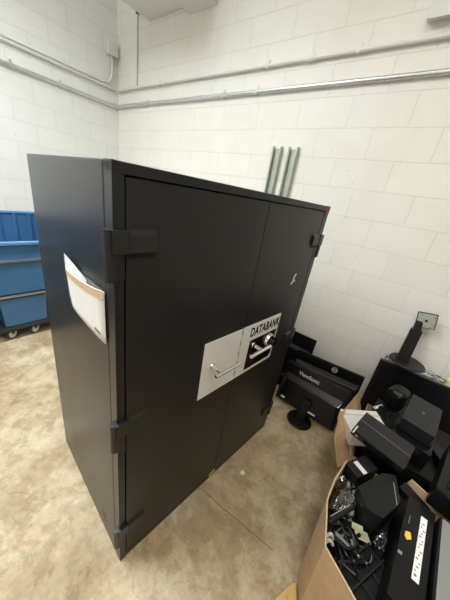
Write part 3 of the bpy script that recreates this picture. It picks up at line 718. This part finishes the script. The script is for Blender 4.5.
B().cyl((-0.032, -0.062, 0), (0.032, 0.062, 0.006), 0.009, 14, bev=0.002).obj('rod', m_greyp, t)
B().box((-0.006, 0.006, 0.012), (0.0025, 0.115, 0.003), (0, 0, -0.477)).obj('metal_edge', m_steel, t)
crumple('plastic_bag', 'clear plastic bag of cables against the left side of the front box', 'plastic bag',
        [(3.965, -1.43, 0.525), (3.965, -1.26, 0.540), (4.055, -1.24, 0.540), (4.055, -1.40, 0.530)], m_clear, 11, 0.015)
crumple('plastic_bag', 'small clear bag between the faceted speaker and the drive unit', 'plastic bag',
        [(4.135, -1.43, 0.53), (4.135, -1.375, 0.54), (4.168, -1.375, 0.55), (4.168, -1.43, 0.54)], m_clear, 21, 0.010)
tag(B().tube([(3.992, -1.545, 0.53), (4.002, -1.54, 0.548), (4.016, -1.535, 0.53)], 0.006).tube([(3.988, -1.53, 0.53), (3.998, -1.52, 0.550), (4.012, -1.515, 0.53)], 0.006).obj('white_cable', m_whitecable),
    'white cable ends poking up along the front box rim', 'cable')
# tangled cables
descr = ['thick black power cable coiled in the front box', 'thin black cable looping beside the beige card', 'black cable crossing under the bright metal rod',
         'black cable curled in the front corner of the box', 'black cable looping along the box rim', 'black cable lying against the ribbed tray',
         'black cable snaking below the faceted speaker', 'grey cable arching over the black ones', 'black cable bunch near the white cable ends', 'black cable dipping under the tray']
for k in range(10):
    rnd = random.Random(40+k); cx, cy = rnd.uniform(4.03, 4.10), rnd.uniform(-1.56, -1.38)
    pts = []
    a0 = rnd.uniform(0, 6); R = rnd.uniform(0.022, 0.045)
    for i in range(9):
        a = a0 + i*rnd.uniform(0.8, 1.2)
        pts.append((cx + R*1.2*math.cos(a)+rnd.uniform(-.008, .008), cy + R*math.sin(a)+rnd.uniform(-.012, .012), 0.478+0.006*k*0.8+rnd.uniform(0, 0.03)))
    t = thing('cable', descr[k], 'cable', (0, 0, 0), (0, 0, 0), 'cables in the front box')
    B().tube(pts, rnd.uniform(0.0035, 0.007)).obj('cord', m_greycable if k == 7 else m_cable, t)
    d = (Vector(pts[-1])-Vector(pts[-2])).normalized(); e = Vector(pts[-1])
    B().cyl(e, e+d*0.028, 0.0085, 10, 0.007).obj('plug', m_black, t)
    B().cyl(e+d*0.028, e+d*0.036, 0.0045, 8).obj('contact', m_steel, t)
for (x, y, z, rz, lab) in ((4.005, -1.335, 0.47, 0.15, 'black adapter brick showing through the clear bag in the front box'),
                           (4.055, -1.50, 0.455, 0.6, 'black adapter brick buried among cables near the front box rim'),
                           (4.06, -1.39, 0.455, -0.4, 'black adapter brick beneath the beige card'),
                           (4.238, -1.155, 0.55, 1.1, 'black adapter brick at the back edge of the front box')):
    t = thing('power_adapter', lab, 'adapter', (x, y, z), (0.1, 0, rz), 'adapter bricks in the front box')
    B().box((0, 0, 0.018), (0.055, 0.11, 0.036), bev=0.005).obj('casing', m_black, t)
    B().cyl((0, -0.055, 0.018), (0, -0.085, 0.018), 0.005, 10).obj('strain_relief', m_cable, t)

# ------------------------------------------------------------------ lights
def area(name, loc, size, size_y, power, col, rot=(0,0,0), spread=180):
    l = bpy.data.lights.new(name, 'AREA'); l.shape = 'RECTANGLE'; l.size = size; l.size_y = size_y
    l.energy = power; l.color = col; l.spread = math.radians(spread)
    o = bpy.data.objects.new(name, l); COL.objects.link(o); o.location = loc; o.rotation_euler = rot
    return o
area('lamp', (1.8, -3.0, 3.7), 0.4, 2.4, 118, (0.87, 0.945, 1.0), spread=152)
area('lamp', (4.0, -2.7, 3.9), 0.4, 1.8, 50, (1.0, 0.94, 0.84), spread=165)
area('lamp', (5.6, -2.6, 3.9), 0.3, 2.4, 10, (1.0, 0.95, 0.86), spread=150)
area('bounce_fill', (1.5, -3.0, 3.75), 0.4, 2.4, 105, (0.90, 0.95, 1.0), rot=(PI, 0, 0))  # unseen upward fill, added to brighten the ceiling and upper walls
w = bpy.data.worlds.new('world'); S.world = w; w.use_nodes = True
w.node_tree.nodes['Background'].inputs[0].default_value = (0.5, 0.5, 0.5, 1); w.node_tree.nodes['Background'].inputs[1].default_value = 0.2

S.view_settings.view_transform = 'Standard'; S.view_settings.look = 'None'
S.view_settings.gamma = 1.0; S.view_settings.use_curve_mapping = False
S.view_settings.exposure = -0.05
